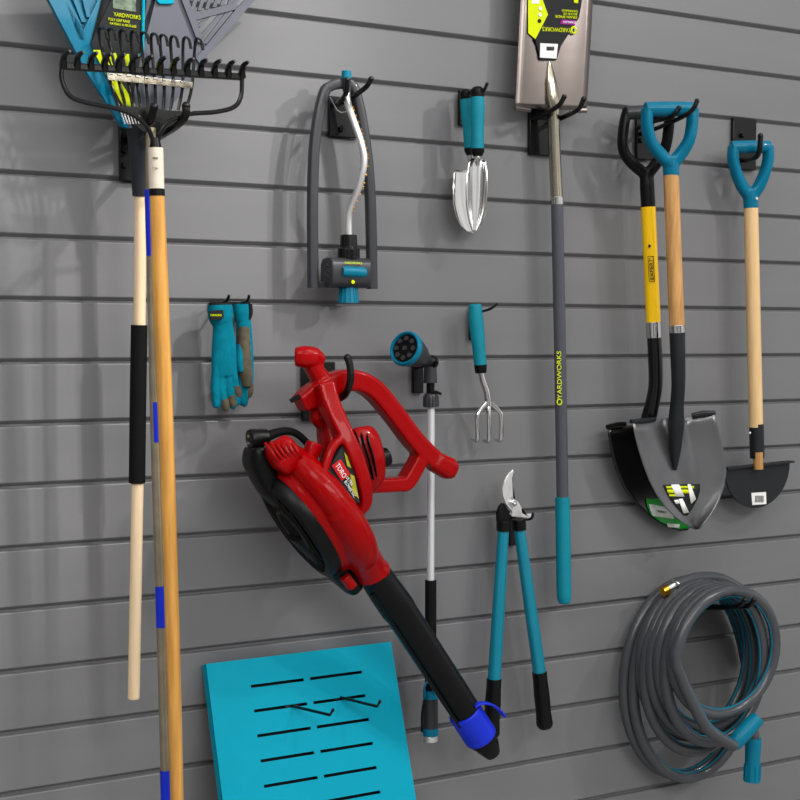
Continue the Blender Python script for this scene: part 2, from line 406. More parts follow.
# ------------------------------------------------------------------ bow rake
t = thing('bow_rake', W(156, 145, .2), 'black steel bow rake with long varnished honey wood handle', 'rake')
b = NB(); tube(b, Ws([(61, 66), (242, 77)], .205), (.0045, .0055), 8, sq=4)
obj('bar', b, M['blade_dark'], t)
for i in range(14):
    x = 63+i*13.75; y = 66+i*.83
    P = smooth(Ws([(x, y, .205), (x+.5, y-7, .212), (x+2.5, y-12, .222), (x+7, y-15, .235)]), 5)
    b = NB(); tube(b, P, [(.006, .0075), (.0045, .0055), (.0036, .004), (.0018, .002)], 8, ref=XD, sq=3); obj('tine', b, M['blade_dark'], t)
b = NB()
tube(b, smooth(Ws([(62, 66, .205), (62, 80, .205), (70, 96, .205), (88, 103, .203), (118, 109, .2), (138, 118, .2), (150, 132, .198), (154.5, 152, .195)]), 6), .0036, 10)
tube(b, smooth(Ws([(242, 77, .205), (241, 96, .205), (234, 107, .205), (215, 112, .203), (190, 114, .2), (170, 121, .2), (160, 134, .198), (156.5, 152, .195)]), 6), .0036, 10)
obj('bow', b, M['blade_dark'], t)
b = NB(); tube(b, Ws([(155, 138, .195), (155.6, 150, .195), (156, 160, .195)]), [.007, .0098, .0105], 14); obj('tang_collar', b, M['black'], t)
b = NB(); tube(b, Ws([(155.6, 148, .195), (156.8, 190, .194)]), .0116, 16)
fe = obj('ferrule_label', b, M['paper'], t, label='white paper sleeve')
for (yc, hh_) in ((158, .0035), (168, .0022)):
    text('lettering', 'GARDEN RAKE' if yc < 160 else '14 TINES', W(155, yc, .2066), None, 0, .009, hh_*.6, M['ink'], fe, XD, ZD)
b = NB(); tube(b, Ws([(156.8, 189, .194), (157, 196, .194)]), .0121, 16); obj('ferrule_band', b, M['black'], t)
P = smooth(Ws([(157, 195, .194), (160.8, 300, .195), (166.5, 445, .196), (171.5, 600, .198), (175, 720, .2), (177, 800, .2), (178.5, 880, .2)]), 8)
b = NB(); tube(b, P, [.0112, .0126, .0118, .0112, .0108, .0105, .01], 18); obj('handle', b, M['honey'], t)

# ------------------------------------------------------------------ oscillating sprinkler
t = thing('lawn_sprinkler', W(345, 84, .07), 'grey oscillating lawn sprinkler with curved steel spray bar and teal fittings', 'sprinkler')
P = smooth(Ws([(313, 288), (312.5, 200), (315, 140), (323, 96), (331, 86), (346, 84), (355, 92), (364, 135), (370, 195), (372, 289)], .055), 7)
b = NB(); tube(b, P, (.0085, .0088), 12, ref=YD, sq=5); obj('frame', b, M['grey_dark'], t, angle=50)
b = NB(); tube(b, Ws([(313, 284), (372, 285)], .05), (.006, .006), 10, sq=4); obj('foot_bar', b, M['grey_dark'], t)
P = smooth(Ws([(346.5, 84, .065), (347.5, 102, .068), (353, 119, .085), (361, 142, .1), (364, 162, .104), (359, 186, .096), (350.5, 207, .075), (348.5, 218, .068), (348.8, 238, .066)]), 6)
b = NB(); tube(b, P, .0062, 14); sb = obj('spray_bar', b, M['steel'], t)
for k in range(18):
    i = 8+int(k*30/17); p = P[i]; tg = (P[i+1]-P[i-1]).normalized(); nrm = YD.cross(tg); nrm = (XD-tg*XD.dot(tg)).normalized()
    nrm = (nrm*.92-V((0, 1, 0))*.35).normalized()
    b = NB(); tube(b, [p+nrm*.0052, p+nrm*.0084], .0021, 8); obj('nozzle', b, M['brass'], sb)
b = NB(); tube(b, Ws([(346.5, 71, .065), (346.5, 79, .065)]), [.0085, .0085], 14); obj('end_cap', b, M['teal'], t, bevel=.001)
b = NB(); tube(b, Ws([(346.5, 78, .065), (347, 92, .065)]), [.008, .0075], 14); obj('end_bearing', b, M['grey_dark'], t)
b = NB(); tube(b, Ws([(330, 97), (337, 110), (341, 112.5), (349, 111)], .03), .0012, 6); obj('wire_stay', b, M['steel'], t)
b = NB(); tube(b, Ws([(348.6, 235, .066), (348.6, 248, .066), (348.6, 248.2, .066), (348.4, 260, .064)]), [.0145, .0155, .0195, .02], 16)
obj('drive_collar', b, M['blade_dark'], t, bevel=.001)
b = NB(); tube(b, [W(326, 272.5, .06), W(366, 273.5, .064)], (.028, .0265), 20, ref=YD, sq=3.2)
mb = obj('motor_body', b, M['grey_dark'], t, bevel=.003)
b = NB(); tube(b, [W(342, 271.5, .0865), W(345, 271.6, .0865), W(362, 272.4, .0865), W(365, 272.5, .0865)], [.0085, .0098, .0098, .0085], 18); obj('dial', b, M['teal'], mb)
text('lettering', 'YARDWORKS', 353, 263, .0922, .034, .004, M['lime'], mb, XD, ZD)
b = NB(); ball(b, W(353, 282, .0918), .0035, 1, .3, 1); obj('emblem', b, M['lime'], mb)
for k in range(3):
    b = NB(); ball(b, W(327.5, 266+k*5.5, .0875), .0022, 1, .6, 1); obj('screw_hole', b, M['black'], mb)
b = NB(); tube(b, Ws([(348.5, 284, .062), (348.5, 303, .062)]), [.014, .0178], 18)
for k in range(14):
    a = k*math.pi/7; o1 = V((math.cos(a), math.sin(a), 0))
    tube(b, [W(348.5, 286, .062)+o1*.0143, W(348.5, 302, .062)+o1*.0176], .0014, 6)
obj('hose_connector', b, M['teal'], t)

# ------------------------------------------------------------------ hand trowels
def trowel(label, h0, h1, tip, dd, rows, hr):
    """h0 handle top px, h1 handle bottom px; rows = blade rows (xl, xr, y)"""
    t = thing('hand_trowel', W(h0[0], h0[1], dd), label, 'trowel')
    f = lambda s: W(h0[0]+(h1[0]-h0[0])*s, h0[1]+(h1[1]-h0[1])*s, dd)
    b = NB(); tube(b, [f(-.19), f(-.14), f(-.05), f(.01)], [hr*.6, hr*1.02, hr*1.05, hr], 16); obj('hanging_cap', b, M['black'], t)
    b = NB(); tube(b, [f(s/8) for s in range(9)], [hr*1.0, hr*1.07, hr*1.1, hr*1.06, hr, hr*.95, hr*.96, hr*1.0, hr*.95], 16); obj('grip', b, M['teal_grip'], t)
    b = NB(); tube(b, [f(.98), f(1.04), f(1.12)], [hr*1.04, hr*1.0, hr*.7], 16); obj('collar', b, M['black'], t)
    b = NB(); c = W(tip[0], tip[1], dd-.004)
    tube(b, smooth([f(1.08), f(1.16), f(1.30)], 4), [.006, .0066, .003], 12); obj('neck', b, M['chrome'], t)
    g = []
    n = 12
    for (xl, xr, y, dep) in rows:
        r_ = []
        for j in range(n+1):
            a = -1+2*j/n
            r_.append(W((xl+xr)/2+(xr-xl)/2*a, y, dd-.010+dep*.6*(a*a)))
        g.append(r_)
    b = NB(); grid(b, g); obj('blade', b, M['chrome'], t, solid=.0018, angle=60)
    return t
trowel('wide steel hand trowel with teal grip, tucked behind the narrower one', (466, 99), (470, 149), (468, 232), .038,
       [(456, 484, 170, .008), (453.5, 487, 173, .012), (452.6, 486, 190, .016), (453, 486, 205, .017), (456, 485, 216, .016), (460, 482, 225, .013), (466, 478, 231, .006), (470, 473, 233.5, 0)], .0108)
trowel('narrow steel hand trowel with teal grip, in front of the wider one', (477.5, 97), (477.5, 150), (474, 232), .075,
       [(471.5, 485, 158.5, .006), (468.5, 486.5, 163, .012), (466.5, 487.5, 174, .018), (466, 487.5, 190, .02), (466.2, 486.5, 204, .019), (467.5, 484, 214, .016), (469.5, 481, 223, .012), (472, 477, 230, .005), (474, 475, 232, 0)], .0122)

# ------------------------------------------------------------------ work gloves
def px_tube(b, pts, rs, seg=14, n=5, **k): tube(b, smooth(Ws(pts), n), rs, seg, **k)
t = thing('work_glove', W(222, 303, .04), 'teal knit work glove with black cuff label, back of the hand showing', 'glove', 'pair of work gloves')
D0 = .052
b = NB()
px_tube(b, [(222, 317, D0), (223, 327, D0), (224, 345, D0), (224, 362, D0), (225, 376, D0)], [(.014, .0185), (.014, .0175), (.0135, .0215), (.013, .0225), (.011, .0225)], 20, ref=YD)
for pts, r in (([(216, 366), (214.8, 385), (216, 405)], .0072), ([(221, 368), (221, 388), (225, 408)], .0074), ([(227, 368), (229, 388), (233, 406)], .0074), ([(232, 366), (235, 385), (237.5, 402)], .0072)):
    px_tube(b, [(x, y, D0+.002) for x, y in pts], [r, r, r*.85], 12)
    ball(b, W(*pts[-1], D0+.002), r*.85)
b = fuse(b, .0018, 3); obj('glove_body', b, M['teal_cloth'], t)
b = NB(); px_tube(b, [(220, 305, D0), (220.3, 311, D0), (221, 317, D0), (222.5, 323, D0)], [(.0165, .021), (.018, .0225), (.0175, .0215), (.0145, .018)], 20, ref=YD)
cf = obj('cuff', b, M['teal_cloth'], t)
b = NB(); px_tube(b, [(220.5, 303, D0), (220.5, 306, D0)], [(.015, .0205), (.0155, .021)], 20, ref=YD); obj('cuff_binding', b, M['dark_cloth'], t)
b = NB(); prism(b, Ws([(209.5, 311), (223, 309.5), (224, 317), (221, 320), (210.5, 320.5)], D0+.0195), .004); lb = obj('cuff_label', b, M['dark_cloth'], cf, bevel=.001)
text('lettering', 'YARDWORKS', 215.7, 315.2, D0+.0195, .02, .0035, M['lime'], lb, XD, ZD)
for i, (x, y, r) in enumerate(((226, 409, .0073), (233, 405.5, .0074), (238, 396, .0072))):
    b = NB(); tube(b, smooth(Ws([(x-1.8, y-10, D0+.0035), (x-.4, y-3, D0+.0035), (x+.6, y+1, D0+.0035)]), 4), [r*.98, r*1.02, r*.72], 12); obj('fingertip_patch', b, M['brown_cloth'], t)
t = thing('work_glove', W(243, 303, .04), 'teal work glove with olive palm facing out, behind the other glove', 'glove', 'pair of work gloves')
D1 = .028
b = NB()
px_tube(b, [(243, 318, D1), (244, 328, D1), (244.5, 350, D1), (245, 372, D1), (245, 384, D1)], [(.011, .0125), (.0115, .0135), (.012, .0155), (.012, .0155), (.010, .015)], 18, ref=YD)
for pts, r in (([(241, 378), (240.5, 390), (242.5, 403)], .0068), ([(246, 378), (246, 392), (244.5, 404)], .0068), ([(249, 374), (250, 386), (248.5, 395)], .0062)):
    px_tube(b, [(x, y, D1+.002) for x, y in pts], [r, r, r*.8], 12); ball(b, W(*pts[-1], D1+.002), r*.8)
px_tube(b, [(241, 345, D1+.006), (239, 360, D1+.012), (240.5, 372, D1+.012)], [.008, .0078, .006], 12)
b = fuse(b, .0018, 3); obj('glove_body', b, M['teal_cloth'], t)
b = NB(); px_tube(b, [(243.5, 327, D1+.004), (243.5, 350, D1+.005), (245, 372, D1+.005), (246.5, 386, D1+.005)], [(.0115, .0095), (.0135, .0125), (.0135, .0122), (.0115, .009)], 16, ref=YD); obj('palm_patch', b, M['brown_cloth'], t)
b = NB(); tube(b, smooth(Ws([(250, 384, D1+.004), (249.4, 392, D1+.004), (248, 397, D1+.004)]), 4), [.0062, .0068, .0045], 12); obj('fingertip_patch', b, M['brown_cloth'], t)
b = NB(); px_tube(b, [(241.5, 304, D1), (241.5, 311, D1), (242.5, 321, D1)], [(.0125, .0135), (.0135, .014), (.011, .0125)], 18, ref=YD); obj('cuff', b, M['teal_cloth'], t)
b = NB(); px_tube(b, [(248.5, 304, D1), (249, 314, D1), (246.5, 321, D1)], [(.012, .0055), (.012, .0055), (.009, .004)], 14, ref=YD); obj('cuff_binding', b, M['dark_cloth'], t)

# ------------------------------------------------------------------ leaf blower
BD = .14
O = W(320, 510, BD)
fv = V((.567, 0, -.823)).normalized(); uv = V((.823, 0, .567)); sv = V((0, -1, 0))
def BL(f, u, s=0): return O+fv*f+uv*u+sv*s
t = thing('leaf_blower', W(340, 385, .1), 'glossy red electric leaf blower with long black nozzle tube', 'leaf blower')
RF, RS = .108, .085
def ring_pts(sc, u, n=48):
    return [BL(RF*sc*math.cos(2*math.pi*k/n), u, RS*sc*math.sin(2*math.pi*k/n)) for k in range(n)]
def loft_rings(b, rings):
    R_ = [[b.verts.new(p) for p in r] for r in rings]; n = len(R_[0])
    for i in range(len(R_)-1):
        for k in range(n): b.faces.new((R_[i][k], R_[i][(k+1) % n], R_[i+1][(k+1) % n], R_[i+1][k]))
    b.faces.new(R_[0]); b.faces.new(R_[-1])
    return b
b = NB()
loft_rings(b, [ring_pts(s_, u) for s_, u in [(.3, .03), (.7, .028), (.9, .012), (1.0, -.008), (1.03, -.022), (1.01, -.030), (.97, -.038)]])
# snail shaped duct that grows towards the outlet
P, R_ = [], []
for k in range(41):
    th = math.radians(330-k*300/40)          # from behind round the back to the front, then to the outlet
    P.append(BL(RF*math.cos(th), .004, RS*math.sin(th))); R_.append(.018+.012*k/40)
tube(b, P, R_, 18)
px_tube(b, [(339, 508, BD+.085), (350, 532, BD+.07), (361, 553, BD+.045), (371, 570, BD+.02)], [.029, .0295, .030, .0285], 18)
tube(b, Ws([(371, 569, BD+.02), (373.5, 575, BD+.018)]), .0315, 20)
hs = obj('fan_housing', fuse(b, .0026, 4), M['red'], t, angle=60)
b = NB(); px_tube(b, [(275, 444, BD+.03), (279, 449, BD+.036), (286, 458, BD+.04), (292, 466, BD+.038)], [(.016, .02), (.02, .0255), (.022, .026), (.016, .02)], 14, ref=YD, sq=5); obj('rib_block', fuse(b, .0026, 3), M['red'], hs)
for k in range(6):
    x = 267.5+k*4.6; y = 443.5-k*.9
    b = NB(); px_tube(b, [(x-2, y, BD+.042), (x+1.5, y+5, BD+.0555), (x+6, y+11.5, BD+.0615), (x+11, y+18, BD+.058)], .0026, 8); obj('cooling_rib', b, M['red'], hs)
b = NB(); tube(b, Ws([(309, 458, BD+.04), (315, 443, BD+.04)]), (.014, .0125), 12, sq=4); obj('boss', b, M['red'], hs, bevel=.002)
# black intake cover
b = NB()
loft_rings(b, [ring_pts(s_, u) for s_, u in [(.96, -.030), (.97, -.036), (.96, -.048), (.92, -.056), (.80, -.059), (.78, -.055), (.2, -.053)]])
ic = obj('intake_cover', b, M['black'], t)
b = NB()
for k in range(-4, 5):
    q = k*.0135; hw = math.sqrt(max(0, 1-(q/.069)**2))*.088
    tube(b, [BL(-hw*.93, -.0575, q*.9), BL(hw*.93, -.0575, q*.9)], .0026, 6)
tube(b, [BL(.042*math.cos(a*math.pi/16), -.0585, .032*math.sin(a*math.pi/16)) for a in range(32)], .0035, 8, closed=True)
obj('intake_grille', b, M['blade_dark'], ic)
b = NB(); px_tube(b, [(255, 447, BD-.0), (257, 462, BD-.0), (270, 488, BD-.01), (284, 508, BD-.01)], [(.03, .012), (.034, .02), (.034, .018), (.02, .008)], 14, ref=YD, sq=3)
obj('cover_latch', fuse(b, .003, 4), M['black'], ic)
# black shroud along the underside to the tube
b = NB(); px_tube(b, [(300, 532, BD+.0), (325, 556, BD+.0), (343, 576, BD+.0), (354, 589, BD+.0)], [(.03, .02), (.034, .021), (.03, .018), (.024, .013)], 14, ref=YD, sq=3)
obj('under_shroud', b, M['black'], t)
b = NB(); px_tube(b, [(344, 576, BD+.032), (352, 587, BD+.032)], (.012, .0085), 10, ref=YD, sq=4); obj('tube_latch', b, M['red'], t, bevel=.002)
# nozzle tube
TP = [(369, 566, BD+.016), (385, 590, BD+.014), (397, 607, BD+.012), (402, 614, BD+.012), (448, 684, BD+.008), (484, 740, BD+.004)]
b = NB(); tube(b, Ws(TP), [(.031, .0275), (.033, .030), (.033, .031), (.0305, .0290), (.0285, .0285), (.0275, .0275)], 20, ref=YD)
nz = obj('nozzle_tube', b, M['black'], t, angle=45)
b = NB(); P = Ws([(476, 727, BD+.004), (487, 745, BD+.003), (493, 754, BD+.002)])
tube(b, P, [(.0255, .0255), (.025, .0225), (.014, .0145)], 20, ref=YD); obj('nozzle_tip', b, M['black'], nz)
b = NB(); tube(b, Ws([(372, 594, BD+.028), (398, 632, BD+.024), (460, 727, BD+.018)]), [.004, .0035, .003], 8); obj('seam', b, M['black'], nz)
# blue clip on the nozzle
b = NB(); tube(b, Ws([(464, 711, BD+.006), (481, 737, BD+.004)]), (.0315, .0305), 22, ref=YD)
bc = obj('blue_clip', b, M['blue'], t, bevel=.002, label='royal blue plastic clip round the nozzle')
P = smooth(Ws([(474, 706, BD+.028), (480, 703, BD+.03), (490, 704, BD+.03), (498, 709, BD+.03), (504, 716, BD+.03)]), 5)
b = NB(); tube(b, P, (.009, .0022), 8, ref=YD, sq=4); obj('clip_tail', b, M['blue'], bc, bevel=.0008)
# motor cover
b = NB()
px_tube(b, [(357, 431, BD+.02), (359, 440, BD+.025), (362, 458, BD+.03), (364, 474, BD+.025), (363, 487, BD+.015)], [(.03, .02), (.036, .031), (.037, .0355), (.034, .033), (.026, .018)], 20, ref=YD, sq=3)
mcov = obj('motor_cover', fuse(b, .0026, 4), M['red'], t, angle=60)
for l_ in ([(354, 431, .044), (359, 444, .0665), (366, 464, .0725), (370, 481, .06)], [(358.5, 429, .042), (363.5, 442, .0655), (369.5, 462, .0725), (373, 479, .06)], [(364, 428.5, .04), (368, 440, .062), (373.5, 460, .068), (376, 476, .058)], [(369.5, 429.5, .036), (373, 440, .055), (378, 458, .06), (379, 472, .052)]):
    b = NB(); px_tube(b, [(x, y, BD+dd+.0005) for x, y, dd in l_], [(.004, .0014), (.004, .0022), (.004, .0022), (.004, .0014)], 8, ref=YD); obj('vent_slot', b, M['black'], mcov)
b = NB(); tube(b, [W(380, 459, BD+.01), W(388, 456, BD+.01)], [.017, .016], 16); obj('knob', b, M['black'], t, bevel=.002)
# handle
HD = BD
b = NB()
px_tube(b, [(299, 404, HD), (312, 396, HD), (330, 385, HD), (346, 380, HD), (362, 383, HD), (376, 393, HD), (394, 415, HD), (413, 440, HD), (432, 459, HD), (447, 467, HD)],
        [(.02, .0135), (.022, .0195), (.022, .0195), (.022, .0185), (.0215, .0175), (.021, .017), (.02, .0165), (.02, .0165), (.02, .0165), (.019, .0145)], 14, ref=YD, sq=7)
px_tube(b, [(434, 461, HD+.004), (447, 468, HD+.004), (453, 471, HD+.004)], [(.021, .018), (.022, .0205), (.017, .014)], 14, ref=YD, sq=3)
px_tube(b, [(424, 448, HD), (416, 464, HD), (405, 482, HD), (396, 484, HD), (376, 485, HD), (362, 485, HD)], [(.019, .013), (.019, .0125), (.019, .013), (.019, .0122), (.02, .0125), (.02, .013)], 14, n=4, ref=YD, sq=7)
px_tube(b, [(323, 382, HD), (316, 372, HD), (311, 362, HD)], [(.02, .016), (.018, .0145), (.017, .0145)], 14, ref=YD, sq=3)
px_tube(b, [(295, 357, HD-.005), (303, 357, HD), (313, 358, HD), (322, 362, HD)], [(.018, .0155), (.022, .0188), (.021, .0185), (.012, .010)], 16, ref=YD, sq=2.8)
obj('handle', fuse(b, .0022, 2), M['red'], t, angle=60)
b = NB()
px_tube(b, [(323, 384, HD+.025), (328, 402, HD+.034), (339, 425, HD+.052), (351, 448, HD+.068), (359, 468, HD+.074), (364, 487, HD+.074), (364, 503, HD+.066), (357, 512, HD+.06)], [(.02, .0165), (.02, .0155), (.016, .014), (.012, .0128), (.011, .012), (.011, .0115), (.011, .0105), (.011, .008)], 14, ref=YD, sq=7)
px_tube(b, [(330, 412, HD-.02), (334, 432, HD-.01), (340, 452, HD), (346, 480, HD)], [(.028, .02), (.03, .028), (.035, .034), (.04, .036)], 14, ref=YD, sq=3)
px_tube(b, [(348, 437, HD+.06), (338, 441, HD+.066), (330, 452, HD+.072), (324, 472, HD+.076)], [(.008, .0072), (.008, .0072), (.008, .0072), (.008, .007)], 10, ref=YD, sq=3)
obj('spine', fuse(b, .0024, 3), M['red'], t, angle=60)
b = NB(); px_tube(b, [(316, 408, HD), (316, 418, HD), (320, 427, HD)], [(.013, .009), (.014, .011), (.007, .005)], 12, ref=YD); obj('trigger', b, M['red'], t)
b = NB(); px_tube(b, [(291, 401, HD+.016), (299, 396, HD+.016)], (.006, .004), 8); obj('cord_slot', b, M['black'], t)
# label on the flank
LD = HD+.083
b = NB(); prism(b, Ws([(342, 446, LD-.012), (348, 452, LD-.01), (354, 470, LD-.006), (360, 503, LD+.002), (354, 500, LD+.004), (341, 484, LD+.004), (328, 471, LD)]), .012)
lab = obj('flank_label', b, M['ink'], t, label='black and yellow printed label')
dl = V((0, -.002, 0))
b = NB(); prism(b, [p+dl*.6 for p in Ws([(344, 452, LD-.01), (347, 456, LD-.009), (351, 468, LD-.006), (347, 466, LD-.004)])], .001)
prism(b, [p+dl*.6 for p in Ws([(350, 474, LD-.004), (354, 476, LD-.004), (358.5, 499, LD+.002), (352, 490, LD+.003)])], .001)
obj('yellow_print', b, M['olive'], lab)
tx = (W(350, 490, LD)-W(336, 462, LD)).normalized(); ty = tx.cross(V((0, 1, 0))); ty = -ty if ty.z < 0 else ty
tx2 = (W(345, 477, LD)-W(336, 462.5, LD)).normalized(); ty2 = V((0, -1, 0)).cross(tx2)
b = NB(); c = W(340.5, 470.5, LD+.004); box(b, c+ty2*.001, .0155, .0012, .0095, tx2, V((0, 1, 0)), ty2)
rl = obj('red_badge', b, M['red_label'], lab, bevel=.0008)
text('lettering', 'TORO', c+V((0, -.0014, 0)), None, 0, .026, .0085, M['white'], rl, tx2, ty2)
text('lettering', 'ULTRA', W(349.5, 481, LD+.0042), None, 0, .017, .0052, M['white'], lab, tx2, ty2)
text('lettering', 'BLOWER VAC', W(350, 489, LD+.0045), None, 0, .032, .0052, M['white'], lab, tx2, ty2)
# plug and cord
b = NB(); tube(b, [W(249, 440, BD+.0), W(252, 439.5, BD), W(268, 437, BD)], [.0165, .0175, .0135], 18); pg = obj('cord_plug', b, M['black'], t, bevel=.002)
b = NB()
for (x, y) in ((249, 436), (249, 443)): box(b, W(x-.5, y, BD+.004), .0015, .0035, .0022)
obj('plug_blades', b, M['warm_steel'], pg)
b = NB(); px_tube(b, [(266, 437, BD), (276, 433, BD), (287, 431, BD), (297, 434, BD), (306, 442, BD), (312, 450, BD)], [.009, .0075, .0065, .006, .006, .006], 12); obj('cord', b, M['rubber'], t)

# ------------------------------------------------------------------ watering wand
t = thing('watering_wand', W(431, 362, .05), 'long aluminium watering wand with teal rimmed spray head', 'watering wand')
ax = (W(404.5, 348, .088)-W(428, 361, .052)).normalized()
p1, p0 = W(404.5, 348, .088), W(429, 361.5, .052)
L = (p1-p0).length
b = NB(); tube(b, [p0+ax*(L*s) for s in (0, .2, .4, .7, .88)], [.009, .0125, .0205, .0275, .0295], 22); hd = obj('spray_head', b, M['grey_dark'], t)
a1 = ax.cross(ZD).normalized(); a2 = ax.cross(a1)
b = NB(); tube(b, [p0+ax*(L*.95)+a1*(.0288*math.cos(k*math.pi/16))+a2*(.0288*math.sin(k*math.pi/16)) for k in range(32)], (.0075, .0036), 10, closed=True, ref=ax); obj('teal_rim', b, M['teal_gloss'], hd)
b = NB(); tube(b, [p0+ax*(L*.9), p0+ax*(L*.985)], .0275, 24); fp = obj('spray_face', b, M['black'], hd)
a1 = ax.cross(ZD).normalized(); a2 = ax.cross(a1)
for k in range(9):
    an = k*2*math.pi/8; r_ = .018 if k < 8 else 0
    c = p0+ax*(L*.99)+a1*(r_*math.cos(an))+a2*(r_*math.sin(an)); b = NB(); tube(b, [c-ax*.001, c+ax*.003], .0045, 10); obj('spray_hole', b, M['grey_dark'], fp)
b = NB(); ball(b, W(431, 362.5, .05), .0142); obj('swivel_joint', b, M['black'], t)
b = NB(); tube(b, Ws([(430.3, 366), (430.3, 383)], .05), [.0115, .0128], 18); obj('upper_connector', b, M['grey_dark'], t, bevel=.001)
b = NB(); tube(b, Ws([(430.5, 382), (430.5, 394)], .05), .0075, 14); obj('valve_stem', b, M['black'], t)
b = NB(); tube(b, Ws([(430.5, 391.5), (436, 392), (441, 394)], .062), [.003, .003, .0025], 8); obj('valve_lever', b, M['black'], t)
b = NB(); tube(b, Ws([(430.8, 393), (430.9, 396), (431, 407)], .05), [.0105, .0132, .0142], 18)
for k in range(14):
    a = k*math.pi/7; o1 = V((math.cos(a), math.sin(a), 0)); tube(b, [W(430.9, 396, .05)+o1*.0132, W(431, 406, .05)+o1*.0140], .0013, 6)
obj('lock_collar', b, M['grey_dark'], t)
b = NB(); tube(b, Ws([(431, 405), (430.6, 582)], .05), .0069, 16); obj('shaft', b, M['alu'], t)
b = NB(); tube(b, Ws([(430.7, 580), (430.7, 690)], .05), .0106, 16); obj('foam_grip', b, M['rubber'], t, bevel=.001)
b = NB(); tube(b, Ws([(430.7, 694), (430.5, 730)], .05), [.0135, .0142], 18)
br = obj('grip_barrel', b, M['grey_dark'], t, bevel=.001)
b = NB(); tube(b, Ws([(430.6, 690), (430.6, 698)], .05), .0143, 18); tube(b, smooth(Ws([(425, 697, .06), (424.5, 687, .066), (428, 682, .066), (433, 688, .066), (434, 697, .062)]), 4), .002, 8); obj('thumb_valve', b, M['teal'], t)
b = NB(); tube(b, Ws([(430.5, 727.5), (430.5, 735)], .05), .0146, 18); obj('teal_ring', b, M['teal'], t)
b = NB(); tube(b, Ws([(430.5, 735), (430.5, 741)], .05), .014, 18); obj('hose_inlet', b, M['steel'], t, bevel=.001)
b = NB(); tube(b, smooth(Ws([(424, 700, .062), (422, 715, .066), (422, 732, .064)]), 4), .0022, 8); obj('squeeze_lever', b, M['black'], t)

# ------------------------------------------------------------------ hand cultivator
t = thing('hand_cultivator', W(476, 306, .05), 'three pronged steel hand cultivator with teal grip', 'cultivator')
P = smooth(Ws([(475, 304, .045), (476, 320, .045), (478.5, 345, .046), (480.5, 366, .047)]), 5)
b = NB(); tube(b, P, [.0115, .0128, .0138, .0136, .0125, .0118, .0118], 16); obj('grip', b, M['teal_grip'], t, bevel=.003)
b = NB(); tube(b, Ws([(480.4, 365, .047), (480.8, 373, .047)]), [.0122, .0105], 16); obj('collar', b, M['black'], t)
b = NB(); px_tube(b, [(480.8, 371, .047), (483, 381, .048), (486.8, 392, .05), (488.5, 406, .05)], [.0056, .006, .0062, .0068], 14); obj('neck', b, M['chrome'], t)
for xs_ in ([(487.5, 402), (479, 412), (477.4, 420), (477.6, 437)], [(488.6, 402), (488.8, 412), (489, 422), (489, 438)], [(489.5, 402), (499, 411), (501.4, 419), (501, 437)]):
    P = Ws([(x, y, .05+.004*math.sin(i)) for i, (x, y) in enumerate(xs_)])
    e = P[-1]; P += [e+V((0, .006, -.007)), e+V((0, .022, -.006))]
    b = NB(); tube(b, smooth(P, 5), [(.004, .005), (.004, .0045), (.004, .0045), (.004, .0045), (.004, .004), (.002, .0015)], 10, ref=None); obj('tine', b, M['chrome'], t)

# ------------------------------------------------------------------ lopper
t = thing('lopper', W(514, 512, .04), 'bypass lopper with hooked silver blade and long teal handles', 'lopper')
Z = lambda l: [(480+a/8, 460+c/8) for a, c in l]
b = prism(NB(), Ws(Z([(265, 75), (272, 82), (255, 130), (240, 170), (232, 230), (245, 288), (275, 312), (310, 335), (328, 370), (332, 425), (345, 432), (415, 428), (422, 440), (400, 466), (258, 452), (248, 440), (262, 412), (232, 385), (205, 345), (185, 290), (180, 225), (198, 165), (225, 115)]), .052), .005)
obj('blade', b, M['steel'], t, bevel=.001)
b = prism(NB(), Ws(Z([(250, 135), (262, 180), (275, 250), (284, 312), (262, 330), (225, 280), (228, 220)]), .045), .004); obj('counter_blade', b, M['blade_mat'], t, bevel=.001)
b = prism(NB(), Ws(Z([(195, 345), (230, 385), (262, 415), (250, 440), (246, 500), (155, 500), (152, 430), (170, 375)]), .047), .012); obj('jaw_arm', b, M['black'], t, bevel=.003)
b = NB(); c = W(513, 503.5, .054); tube(b, [c+V((0, .004, 0)), c+V((0, -.005, 0))], .0062, 6); ball(b, c+V((0, -.005, 0)), .0042); obj('pivot_bolt', b, M['chrome'], t)
for side, sx, s0, s1, g0, g1, g2 in (('l', 0, (503.5, 521), (503.3, 531), (503.3, 530), (494, 681), (491, 737)), ('r', 0, (518.5, 519), (519.5, 530), (519.4, 529), (539.6, 674), (545, 728))):
    dd = .048 if side == 'l' else .05
    b = NB(); tube(b, Ws([s0, s1], dd), [(.0125, .0122), (.0125, .0118)], 14, sq=3); obj('socket', b, M['black'], t, bevel=.001)
    b = NB(); tube(b, Ws([g0, ((g0[0]+g1[0])/2, (g0[1]+g1[1])/2), g1], dd), [(.009, .0108), (.0105, .0115), (.0115, .0121)], 16, sq=2.6); obj('handle', b, M['teal_paint'], t)
    q = [(g1[0]+(g2[0]-g1[0])*s, g1[1]+(g2[1]-g1[1])*s) for s in (-.04, .12, .4, .7, .92, 1)]
    b = NB(); tube(b, smooth(Ws(q, dd), 3), [(.013, .0135), (.014, .0128), (.0145, .0142), (.0142, .0135), (.015, .0155), (.011, .0115)], 16, sq=2.6); obj('grip', b, M['rubber'] if side == 'x' else M['black'], t)

